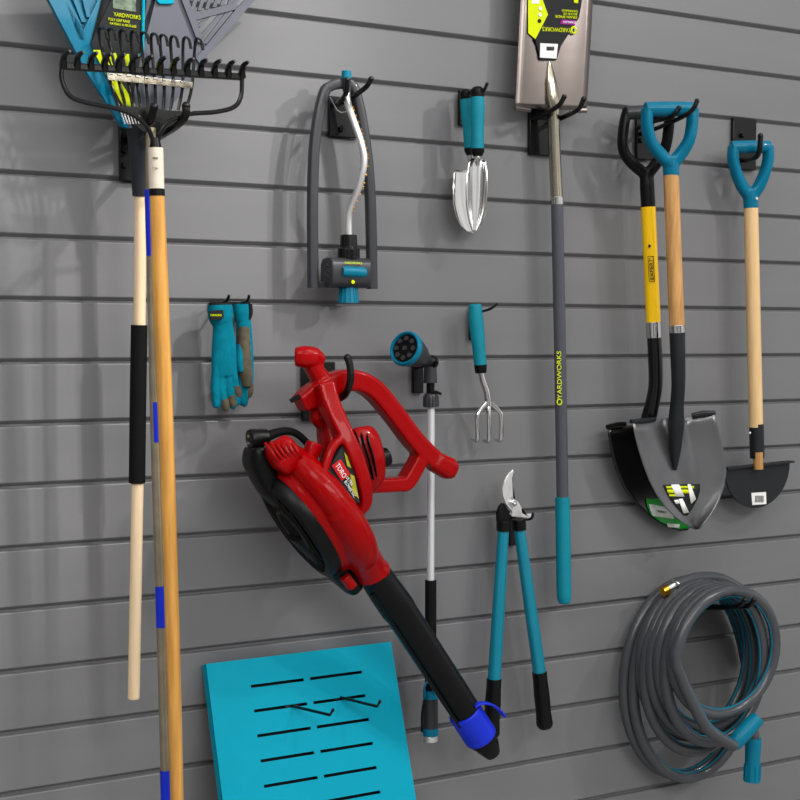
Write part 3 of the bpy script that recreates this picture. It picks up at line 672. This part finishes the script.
# ------------------------------------------------------------------ upturned spade
t = thing('drain_spade', W(553, 112, .06), 'stainless spade hung blade up with grey shaft and teal end grip', 'spade')
g = []
rows = [(521, 596, -75), (521, 594, -40), (520.5, 592.5, 0), (518.5, 590.5, 40), (516.5, 588, 80), (515.2, 586.5, 104), (515, 586, 109)]
for (xl, xr, y) in rows:
    r_ = []
    for j in range(13):
        a = -1+j/6; cx = (xl+xr)/2
        r_.append(W(cx+(xr-xl)/2*a, y+a*1.5, .046+.008*(a*a)-.004*abs(a)))
    g.append(r_)
b = NB(); grid(b, g); obj('blade', b, M['stainless'], t, solid=.003, angle=60)
b = NB(); tube(b, Ws([(514.8, 108, .051), (530, 110, .044)]), (.003, .005), 8); obj('step_tread', b, M['stainless'], t)
b = NB(); tube(b, Ws([(570, 111, .044), (586.5, 110.5, .052)]), (.003, .005), 8); obj('step_tread', b, M['stainless'], t)
P = smooth(Ws([(549, 62, .047), (550.6, 80, .048), (552.2, 99, .048), (553.4, 114, .047), (555, 160, .045), (556.8, 200, .045)]), 5)
b = NB(); tube(b, P, [(.003, .003), (.009, .0115), (.0115, .0145), (.0115, .0115), (.0118, .0118), (.0118, .0118)], 18, ref=YD); obj('socket', b, M['warm_steel'], t)
b = NB(); tube(b, Ws([(557, 197, .045), (557, 205, .045)]), .013, 18); obj('ring', b, M['chrome'], t, bevel=.001)
b = NB(); tube(b, Ws([(557, 204, .045), (560, 350, .044), (562.5, 500, .043)]), .0118, 18); sh = obj('shaft', b, M['grey_shaft'], t)
sd = (W(560, 350, .044)-W(562.5, 500, .043)).normalized()
text('lettering', 'YARDWORKS', W(559, 375, .0562), None, 0, .092, .0105, M['lime'], sh, sd, V((-1, 0, 0)))
c = W(559.4, 402, .0558); b = NB(); tube(b, [c+V((.0055*math.cos(k*math.pi/5), 0, .0055*math.sin(k*math.pi/5))) for k in range(10)], .0013, 6, closed=True); obj('emblem', b, M['lime'], sh)
b = NB(); tube(b, smooth(Ws([(562.4, 497, .043), (563, 530, .043), (563.6, 570, .042), (564, 594, .042), (564.2, 602, .042), (564.2, 604, .042)]), 4), [.0142, .0146, .0146, .0146, .0120, .005], 18); obj('end_grip', b, M['teal_grip'], t, bevel=.001)
cd_ = .0512
b = prism(NB(), Ws([(528, -60), (584, -60), (583, -5), (579, 18), (561, 46), (556.5, 60), (540.5, 60), (538, 48), (535.3, 39.5), (528, 33.5)], cd_), .003); cdo = obj('product_card', b, M['ink'], t, label='dark printed card with lime corner')
b = prism(NB(), Ws([(528, -40), (541, -5), (548, 14.5), (535.5, 39), (528.3, 33)], cd_+.0008), .001); obj('lime_corner', b, M['lime'], cdo)
b = prism(NB(), Ws([(540.5, 43.2), (558, 44), (556.5, 58.5), (540, 57.5)], cd_+.0015), .001); st = obj('price_sticker', b, M['white'], cdo)
for k in range(6):
    b = NB(); box(b, W(547+k*1.3, 48.5, cd_+.0022), .0008+.0004*(k % 2), .0004, .0035); obj('barcode', b, M['ink'], st)
b = prism(NB(), Ws([(531.5, -8), (539, -8), (539.5, 3.5), (532, 3.5)], cd_+.0015), .001); obj('price_sticker', b, M['white'], cdo)
for k, y in enumerate((8.5, 14.8, 21)):
    b = NB(); c = W(540.3-.5*k, y, cd_+.0012); tube(b, [c, c+V((0, -.0012, 0))], .0038, 14); obj('round_icon', b, M['white'] if k < 2 else M['ink'], cdo)
b = prism(NB(), Ws([(561.5, 19.5), (576, 20.5), (575, 25), (560.5, 23.8)], cd_+.001), .001); pt = obj('purple_tag', b, M['purple'], cdo)
ux, uz = -dir_px(550, 28, 30, 1.5, cd_), V((0, 0, -1))
text('lettering', 'YARDWORKS', 556.5, 29.7, cd_, .066, .008, M['lime'], cdo, ux, uz)
text('lettering', 'DRAIN SPADE', 566, 17, cd_, .05, .005, M['lime'], cdo, ux, uz)
text('lettering', 'BECHE DE', 570, 14, cd_, .032, .004, M['lime'], cdo, ux, uz)
text('lettering', 'DRAINAGE', 569.5, 11, cd_, .036, .004, M['lime'], cdo, ux, uz)
text('lettering', 'STAINLESS', 569.5, 22.3, cd_+.001, .03, .004, M['white'], pt, ux, uz)
b = NB(); c = W(573.8, 30.2, cd_+.001); tube(b, [c+V((.0058*math.cos(k*math.pi/6), 0, .0058*math.sin(k*math.pi/6))) for k in range(12)], .0021, 6, closed=True); obj('emblem', b, M['lime'], cdo)
b = NB(); c = W(576, .5, cd_+.001); box(b, c, .005, .001, .005); obj('emblem', b, M['lime'], cdo, bevel=.002)

# ------------------------------------------------------------------ D-handled tools
def d_handle(t, mats, L, R, G, yoke, ry, r=.0092, depth=1.25, gm=None, gr=.0105):
    b = NB()
    px_tube(b, L, [(r*depth, r*.95), (r*depth, r), (r*depth, r), (r*1.2, r*1.2), (r*1.2, r*1.2)], 12, ref=None, sq=2.6)
    px_tube(b, R, [(r*depth, r*.95), (r*depth, r), (r*depth, r), (r*1.2, r*1.2), (r*1.2, r*1.2)], 12, ref=None, sq=2.6)
    px_tube(b, yoke, ry, 16)
    obj('handle_yoke', fuse(b, .0022, 4), mats, t, angle=60)
    b = NB(); P = Ws(G); tube(b, [P[0]+(P[1]-P[0])*s for s in (0, .15, .5, .85, 1)], [gr*.95, gr, gr*1.05, gr, gr*.95], 16); obj('grip', b, gm or mats, t, bevel=.001)

def blade_rows(rows, d, dish, ridge=None, n=16, tilt=0):
    """a dished blade whose outline runs through rows; also gives the depth of its face at a photo position"""
    def dep(a, q):
        dd = d+dish*(a*a)*(1-.5*q)+tilt*a
        return dd+(ridge(a, q) if ridge else 0)
    def at(q):
        k = q*(len(rows)-1); i = min(int(k), len(rows)-2); f = k-i
        return [rows[i][j]*(1-f)+rows[i+1][j]*f for j in range(4)]
    def pos(x, y, lift=.003):
        lo, hi = 0., 1.
        for _ in range(40):
            q = (lo+hi)/2; xl, yl, xr, yr = at(q); a = max(-1, min(1, 2*(x-xl)/(xr-xl)-1)); yy = yl+(yr-yl)*(a+1)/2
            if yy < y: lo = q
            else: hi = q
        return W(x, y, dep(a, q)+lift)
    g = []
    for i, (xl, yl, xr, yr) in enumerate(rows):
        q = i/(len(rows)-1)
        g.append([W(xl+(xr-xl)*j/n, yl+(yr-yl)*j/n, dep(-1+2*j/n, q)) for j in range(n+1)])
    return g, pos
def patch(pos, quad_rows, lift, n=8):
    """sheet laid on a blade: rows of (x left, y left, x right, y right)"""
    return grid(NB(), [[pos(xl+(xr-xl)*j/n, yl+(yr-yl)*j/n, lift) for j in range(n+1)] for xl, yl, xr, yr in quad_rows])

# yellow shovel (behind)
t = thing('digging_shovel', W(640, 112, .06), 'yellow shafted shovel with black handle and green sticker on its black blade', 'shovel')
d_handle(t, M['black'], [(628, 108, .05), (624, 125, .05), (623, 148, .05), (631, 162, .052), (645, 174, .055)], [(670, 106, .085), (669, 125, .085), (666, 145, .08), (660, 158, .07), (648, 174, .06)],
         [(626, 113, .052), (670, 111, .086)], [(646.5, 168, .056), (647, 185, .057), (648.3, 209, .058)], [.0125, .0145, .0145], .0092, gm=M['grey_dark'], gr=.0135)
b = NB(); tube(b, Ws([(648.2, 207, .058), (651, 270, .058), (653.5, 324, .058)]), .0146, 18); sh = obj('shaft', b, M['yellow'], t)
sd = (W(651, 270, .058)-W(653.5, 324, .058)).normalized()
text('lettering', 'EXPERT', W(651.3, 269, .0732), None, 0, .042, .0085, M['ink'], sh, sd, V((-1, 0, 0)))
b = NB(); P = [W(651.3, 269, .0729)+sd*a+V((c, 0, 0)) for a, c in ((-.025, -.0068), (.025, -.0068), (.025, .0068), (-.025, .0068))]
for i in range(4): tube(b, [P[i], P[(i+1) % 4]], .0006, 5)
obj('print_frame', b, M['ink'], sh)
b = NB(); ball(b, W(649.5, 246, .0732), .004, .8, .25, .8); obj('emblem', b, M['ink'], sh)
b = NB(); tube(b, Ws([(653.4, 322, .058), (654, 338, .058)]), .0155, 18); obj('ferrule', b, M['chrome'], t, bevel=.001)
px = [(654, 336, .058), (655.3, 360, .06), (655.5, 385, .06), (652, 405, .054), (648, 422, .046), (646, 445, .04)]
b = NB(); px_tube(b, px, [.0142, .0145, .014, .0145, .016, .008], 16); obj('socket', b, M['blade_dark'], t)
rows = [(608, 427, 694, 421), (608.5, 436, 697, 430), (611, 452, 701, 446), (616, 470, 704, 464), (624, 488, 705, 482), (636, 504, 704, 498), (652, 518, 700, 514), (668, 527, 694, 524), (681, 531, 687, 530)]
g, pos = blade_rows(rows, .02, .018, lambda a, s: .012*math.exp(-(a*6)**2)*(1-s), 24)
bl = obj('blade', grid(NB(), g), M['blade_dark'], t, solid=.002, angle=60)
b = NB(); tube(b, Ws([(607.5, 427, .042), (616, 425, .036), (625, 424, .032)]), [.005, .0055, .005], 10); obj('step_tread', b, M['blade_dark'], t)
b = NB(); tube(b, Ws([(672, 423, .03), (693, 421, .042)]), .005, 10); obj('step_tread', b, M['blade_dark'], t)
gs = obj('green_sticker', patch(pos, [(646, 499, 690, 497), (647.5, 507, 692, 505), (651, 515, 692, 514), (660, 521.5, 692, 521), (672, 527, 690, 527), (679, 529.2, 688, 529)], .003, 12), M['green'], bl, solid=.0008)
ws = obj('white_panel', patch(pos, [(649, 504, 672, 508), (650.5, 510, 673, 513), (653, 516, 674, 519)], .0042), M['white'], gs, solid=.0006)
text('lettering', 'ROUND', pos(660, 511.5, .005), None, 0, .03, .0045, M['ink'], ws, dir_px(650, 508, 20, 3, .03), ZD)
obj('barcode', patch(pos, [(667, 523.3, 680, 524.3), (668, 527, 679, 528)], .0042), M['white'], gs, solid=.0006)

# wooden shovel (front)
t = thing('digging_shovel', W(670, 106, .13), 'wooden shafted shovel with teal handle and grey pointed blade', 'shovel')
d_handle(t, M['teal_gloss'], [(647.5, 107, .12), (647, 125, .12), (651, 142, .12), (660, 154, .122), (669, 163, .125)], [(693, 108, .15), (692, 125, .15), (689, 140, .147), (682, 152, .137), (673, 163, .128)],
         [(645, 109, .118), (695, 109, .152)], [(670.5, 156, .125), (671, 166, .125), (671.4, 177, .125)], [.0155, .0162, .0155], .0102, gr=.0138)
b = NB(); tube(b, Ws([(671, 163, .1405), (671, 163.1, .1425)]), .004, 10); obj('rivet', b, M['teal'], t)
b = NB(); tube(b, Ws([(671.2, 175, .125), (674, 255, .122), (677, 328, .118)]), .0152, 18); obj('shaft', b, M['tan'], t)
b = NB(); tube(b, Ws([(676.8, 325, .118), (677.1, 333, .118)]), .0158, 18); obj('ferrule', b, M['chrome'], t, bevel=.001)
b = NB(); px_tube(b, [(677.1, 332, .118), (678, 360, .118), (678.3, 385, .114), (677, 405, .105), (676, 425, .098), (675.5, 450, .09), (675, 470, .083)], [.0155, .0145, .0135, .0135, .0165, .011, .003], 16); obj('socket', b, M['blade_mat'], t)
rows = [(632, 421, 714, 414), (634, 432, 717, 424), (638, 448, 721.5, 440), (643, 464, 725, 456), (649, 480, 726.5, 471), (656, 494, 724.5, 486), (665, 507, 719.5, 500), (676, 518, 712, 513), (688, 526, 704, 523), (695.5, 529.5, 699, 529)]
g, pos = blade_rows(rows, .082, .026, lambda a, s: .016*math.exp(-(a*5)**2)*max(0, 1-2.2*s)-.006*math.exp(-((abs(a)-.25)*6)**2)*max(0, 1-1.6*s), 28, .012)
bl = obj('blade', grid(NB(), g), M['blade'], t, solid=.002, angle=60)
b = NB(); tube(b, Ws([(692, 415.5, .098), (703, 413.5, .108), (715, 413, .118)]), [.005, .0062, .005], 10); obj('step_tread', b, M['blade_mat'], t)
b = NB(); tube(b, Ws([(631, 421.5, .096), (645, 420.5, .088), (655, 419, .082)]), [.004, .005, .004], 10); obj('step_tread', b, M['blade_mat'], t)
stk = obj('shield_sticker', patch(pos, [(663.5, 485, 700, 484), (666.5, 492, 700, 491), (671, 500, 697.5, 499), (677.5, 508, 692.5, 508), (684.5, 515.5, 687.5, 515.5)], .003), M['ink'], bl, solid=.0006, label='black shield sticker')
for i, rw in enumerate(([(666, 486.2, 694, 486), (666.6, 488.5, 694, 488.4)], [(667, 489.6, 692, 489.6), (668, 493.2, 692, 493.4)], [(669, 494.4, 682, 494.6), (669.5, 496.3, 682, 496.6)])):
    obj('lime_print', patch(pos, rw, .004), M['lime'], stk, solid=.0005)
for rw in ([(671, 484.6, 679, 484.4), (676, 496.5, 684.5, 496.6)], [(687.5, 484.2, 690.5, 484.2), (691, 504, 696, 499)], [(678.5, 499, 682.5, 498.5), (683.5, 513.5, 689, 512.5)], [(674, 500, 678, 499.6), (676, 504, 680, 503.6)]):
    obj('white_print', patch(pos, rw, .0046), M['white'], stk, solid=.0005)

# half moon edger
t = thing('half_moon_edger', W(750, 148, .06), 'wooden half moon lawn edger with teal handle and dark crescent blade', 'edger')
d_handle(t, M['teal_gloss'], [(733.5, 145, .05), (733, 158, .05), (736, 172, .051), (742, 186, .053), (749, 196, .055)], [(768, 146, .078), (768.3, 158, .078), (765, 172, .074), (759, 186, .066), (752, 196, .058)],
         [(731, 147, .048), (770, 147, .079)], [(750.3, 189, .056), (750.7, 198, .056), (751, 209, .056)], [.015, .0158, .0152], .0102, gr=.013)
b = NB(); c = W(756, 198.5, .0715); tube(b, [c, c+V((0, -.003, 0))], .003, 10); obj('rivet', b, M['steel'], t)
b = NB(); tube(b, Ws([(751, 207, .056), (753.5, 320, .056), (756, 427, .056)]), .0148, 18); obj('shaft', b, M['light_ash'], t)
b = NB(); tube(b, Ws([(756.3, 424, .056), (757.2, 458, .056)]), (.0152, .0152), 18); obj('socket', b, M['blade_mat'], t)
b = NB(); tube(b, Ws([(757.8, 452, .062), (758.2, 469, .062)]), (.0115, .0095), 14); obj('shaft_end', b, M['tan'], t)
b = NB(); c = W(750, 433, .0665); ball(b, c, .0026, 1, .6, 1); obj('rivet', b, M['steel'], t)
pts = [(725, 469), (790, 462)]
arc = [(757.5+32.5*math.cos(a), 466-3.5*math.cos(a)+42*math.sin(a)) for a in [math.pi*k/20 for k in range(21)]]
b = prism(NB(), Ws(arc, .05), .004); bl = obj('blade', b, M['blade_mat'], t, bevel=.0006)
b = NB(); tube(b, Ws([(724.5, 468.5, .05), (791, 461.5, .05)]), (.012, .0022), 8, ref=YD, sq=4); obj('step_tread', b, M['blade_mat'], t)
b = prism(NB(), Ws([(751.5, 493), (766, 492), (766.5, 504), (752.5, 505)], .0512), .001); pr = obj('price_sticker', b, M['white'], bl)
for k in range(6):
    b = NB(); box(b, W(755.5+k*1.5, 499, .052), .0006+.0004*(k % 2), .0004, .007); obj('barcode', b, M['ink'], pr)

# ------------------------------------------------------------------ coiled garden hose
t = thing('garden_hose', W(715, 600, .1), 'coiled grey garden hose with teal stripe and teal connectors', 'hose')
c0 = W(677, 573, .035); ztop = c0.z-.004
NL = 9; HR = .0114
path = []
steps = 40
xc0, xc1 = W(686, 660, .03).x, W(733, 655, .2).x
for k in range(-10, NL*steps+1):
    s = k/(NL*steps); lp = s*NL; th = 2*math.pi*lp
    i = int(lp)
    rz = .200-.066*s+.012*math.sin(i*2.4)*(1 if i not in (0, NL-1) else 0)
    rx = .165-.034*s+.008*math.sin(i*1.7+1)
    if s < .24: rz += .022; rx += .002
    d = .026+.17*s
    sag = .006*math.sin(i*3.1)
    x = xc0+(xc1-xc0)*s+rx*math.sin(th)*-1+.006*math.sin(i*1.9)
    z = ztop-rz+rz*math.cos(th)+sag*math.sin(th/2)**2
    path.append(V((x, -d, z)))
# smooth the jumps between loops
for it in range(12):
    path = [path[0]]+[(path[i-1]+path[i]*2+path[i+1])/4 for i in range(1, len(path)-1)]+[path[-1]]
# trim: last loop ends at its lower right where the connector sits
cut = int((NL-.68)*steps)+10
path = path[:cut]
e = W(734, 746, .2)
path = smooth(path[::2]+[W(699, 716, .2), W(712, 733, .2), e], 2)
b = NB(); tube(b, path, HR, 12); obj('hose_tube', b, M['hose'], t, angle=80)
# stripe on the inner side of the coil
ST = []
for i, p in enumerate(path):
    s = min(1, i/(NL*steps)); cx = xc0+(xc1-xc0)*s; cz = ztop-.17
    n = (V((cx, 0, cz))-V((p.x, 0, p.z))).normalized()
    nn = (n*.98+V((0, -1, 0))*.2).normalized()
    ST.append(p+nn*(HR-.0006))
b = NB(); tube(b, ST, .0021, 6); obj('stripe', b, M['teal_stripe'], t, label='thin teal stripe')
b = NB(); px_tube(b, [(733, 746, .19), (739, 738, .192), (751, 725, .196), (758, 718, .198)], [.013, .0165, .0165, .0145], 16, n=3); obj('hose_grip', b, M['teal'], t, bevel=.002)
b = NB(); px_tube(b, [(735, 738, .12), (745, 728, .14), (753, 730, .16), (753.5, 742, .165)], HR*.95, 12, n=4); obj('hose_tail', b, M['hose'], t)
b = NB(); px_tube(b, [(753.5, 738, .165), (753.3, 744, .165), (752.5, 760, .165), (752, 781, .165)], [.0155, .0165, .0152, .0165], 16, n=3)
for k in range(10):
    a = k*math.pi/5; o1 = V((math.cos(a), math.sin(a), 0)); tube(b, [W(752.4, 764, .165)+o1*.0156, W(752, 780, .165)+o1*.0164], .0016, 6)
obj('end_connector', b, M['teal'], t)
cp = [(676.5, 584.5, .075), (671, 587.5, .075), (667, 589.5, .075), (662.5, 592, .075)]
q = Ws(cp)
b = NB(); tube(b, [q[0], q[1], q[2]], [.0105, .0105, .009], 14); tube(b, [q[0]*.7+q[1]*.3, q[0]*.45+q[1]*.55], .0135, 6); obj('coupling', b, M['chrome'], t)
b = NB(); tube(b, [q[2]*.9+q[1]*.1, q[3]], [.0105, .0105, ], 14); obj('brass_thread', b, M['brass'], t)
b = NB(); px_tube(b, [(676, 585, .075), (688, 580, .072), (703, 577, .068), (722, 579, .06), (745, 592, .05)], HR*.97, 12); obj('hose_tail', b, M['hose'], t)

# ------------------------------------------------------------------ slotted teal panel
t = thing('slotted_panel', W(300, 652, .02), 'bright teal steel panel with two columns of slots', 'panel')
TL, TR = W(206, 664, .022), W(391, 641.5, .022)
TL.z = TR.z = (TL.z+TR.z)/2
BLc = W(223, 800, .10); dn = (BLc-TL); dn.x = 0; Ld = dn.length; dn.normalize()
across = V((1, 0, 0)); nrm = across.cross(dn).normalized()
if nrm.y > 0: nrm = -nrm
wid = TR.x-TL.x; LEN = .50
def PN(u, v, o=0): return TL+across*u+dn*v+nrm*o
def pn_of(px, py):
    """panel coordinates of the point seen at px, py"""
    v = _rt*((px-400)/F)+_up*((400-py)/F)+_fw
    tt = (TL-CAM).dot(nrm)/v.dot(nrm); p = CAM+v*tt-TL
    return p.dot(across), p.dot(dn)
s00 = pn_of(251, 687); s01 = pn_of(304, 680); s10 = pn_of(310, 678.5); s11 = pn_of(362, 671.5)
ub = [s00[0], s01[0], s10[0], s11[0]]; v0 = (s00[1]+s11[1])/2; pitch = ((pn_of(264, 787)[1])-s00[1])/4
us = [0]+ub+[wid]; SH = .0052
vs_ = [0]
nsl = 9
for k in range(nsl): vs_ += [v0+k*pitch-SH/2, v0+k*pitch+SH/2]
vs_.append(LEN)
b = NB(); TH = .003
vv = {}
def gv(i, j, o):
    if (i, j, o) not in vv: vv[(i, j, o)] = b.verts.new(PN(us[i], vs_[j], o))
    return vv[(i, j, o)]
solid = lambda i, j: 0 <= i < 5 and 0 <= j < len(vs_)-1 and not (j % 2 == 1 and i in (1, 3))
for i in range(5):
    for j in range(len(vs_)-1):
        if not solid(i, j): continue
        b.faces.new((gv(i, j, 0), gv(i+1, j, 0), gv(i+1, j+1, 0), gv(i, j+1, 0)))
        b.faces.new((gv(i, j, -TH), gv(i, j+1, -TH), gv(i+1, j+1, -TH), gv(i+1, j, -TH)))
        for (di, dj, a, c) in ((-1, 0, (i, j), (i, j+1)), (1, 0, (i+1, j), (i+1, j+1)), (0, -1, (i, j), (i+1, j)), (0, 1, (i, j+1), (i+1, j+1))):
            if not solid(i+di, j+dj): b.faces.new((gv(*a, 0), gv(*c, 0), gv(*c, -TH), gv(*a, -TH)))
obj('face_plate', b, M['teal_panel'], t)
b = NB()
box(b, PN(.001, LEN/2, -.012), .001, LEN/2, .010, across, dn, nrm); box(b, PN(wid-.001, LEN/2, -.012), .001, LEN/2, .010, across, dn, nrm)
box(b, PN(wid/2, .001, -.009), wid/2, .001, .008, across, dn, nrm); box(b, PN(wid/2, LEN-.001, -.012), wid/2, .001, .01, across, dn, nrm)
obj('flange', b, M['teal_panel'], t)
b = NB(); box(b, PN(wid/2, LEN/2, -.021), wid/2-.004, LEN/2-.004, .0008, across, dn, nrm)
obj('backing_sheet', b, M['black'], t)
for u in (.05, wid-.05):
    e1 = PN(u, LEN-.03, -.02); b = NB(); box(b, V((e1.x, e1.y/2-.001, e1.z)), .006, -e1.y/2-.001, .008); obj('bracket', b, M['hook'], t)
for lab_, a, c, e in (('thin black hook in the left column of slots of the teal panel', (292, 706), (330, 715), (333, 710)), ('thin black hook in the right column of slots of the teal panel', (341, 697.5), (377, 706.5), (380, 701.5))):
    ua, va = pn_of(*a); base = PN(ua, va, 0)
    h = thing('panel_hook', base, lab_, 'hook')
    dtip = -base.y+.085
    P = [base-nrm*.006, base, W(c[0], c[1], dtip), W(e[0], e[1], dtip+.004)]
    b = NB(); tube(b, P, .0026, 8); ball(b, P[-1], .003); obj('prong', b, M['hook'], h)
    b = NB(); box(b, PN(ua, va, -.004), .012, .0018, .003, across, dn, nrm); obj('slot_tab', b, M['hook'], h)
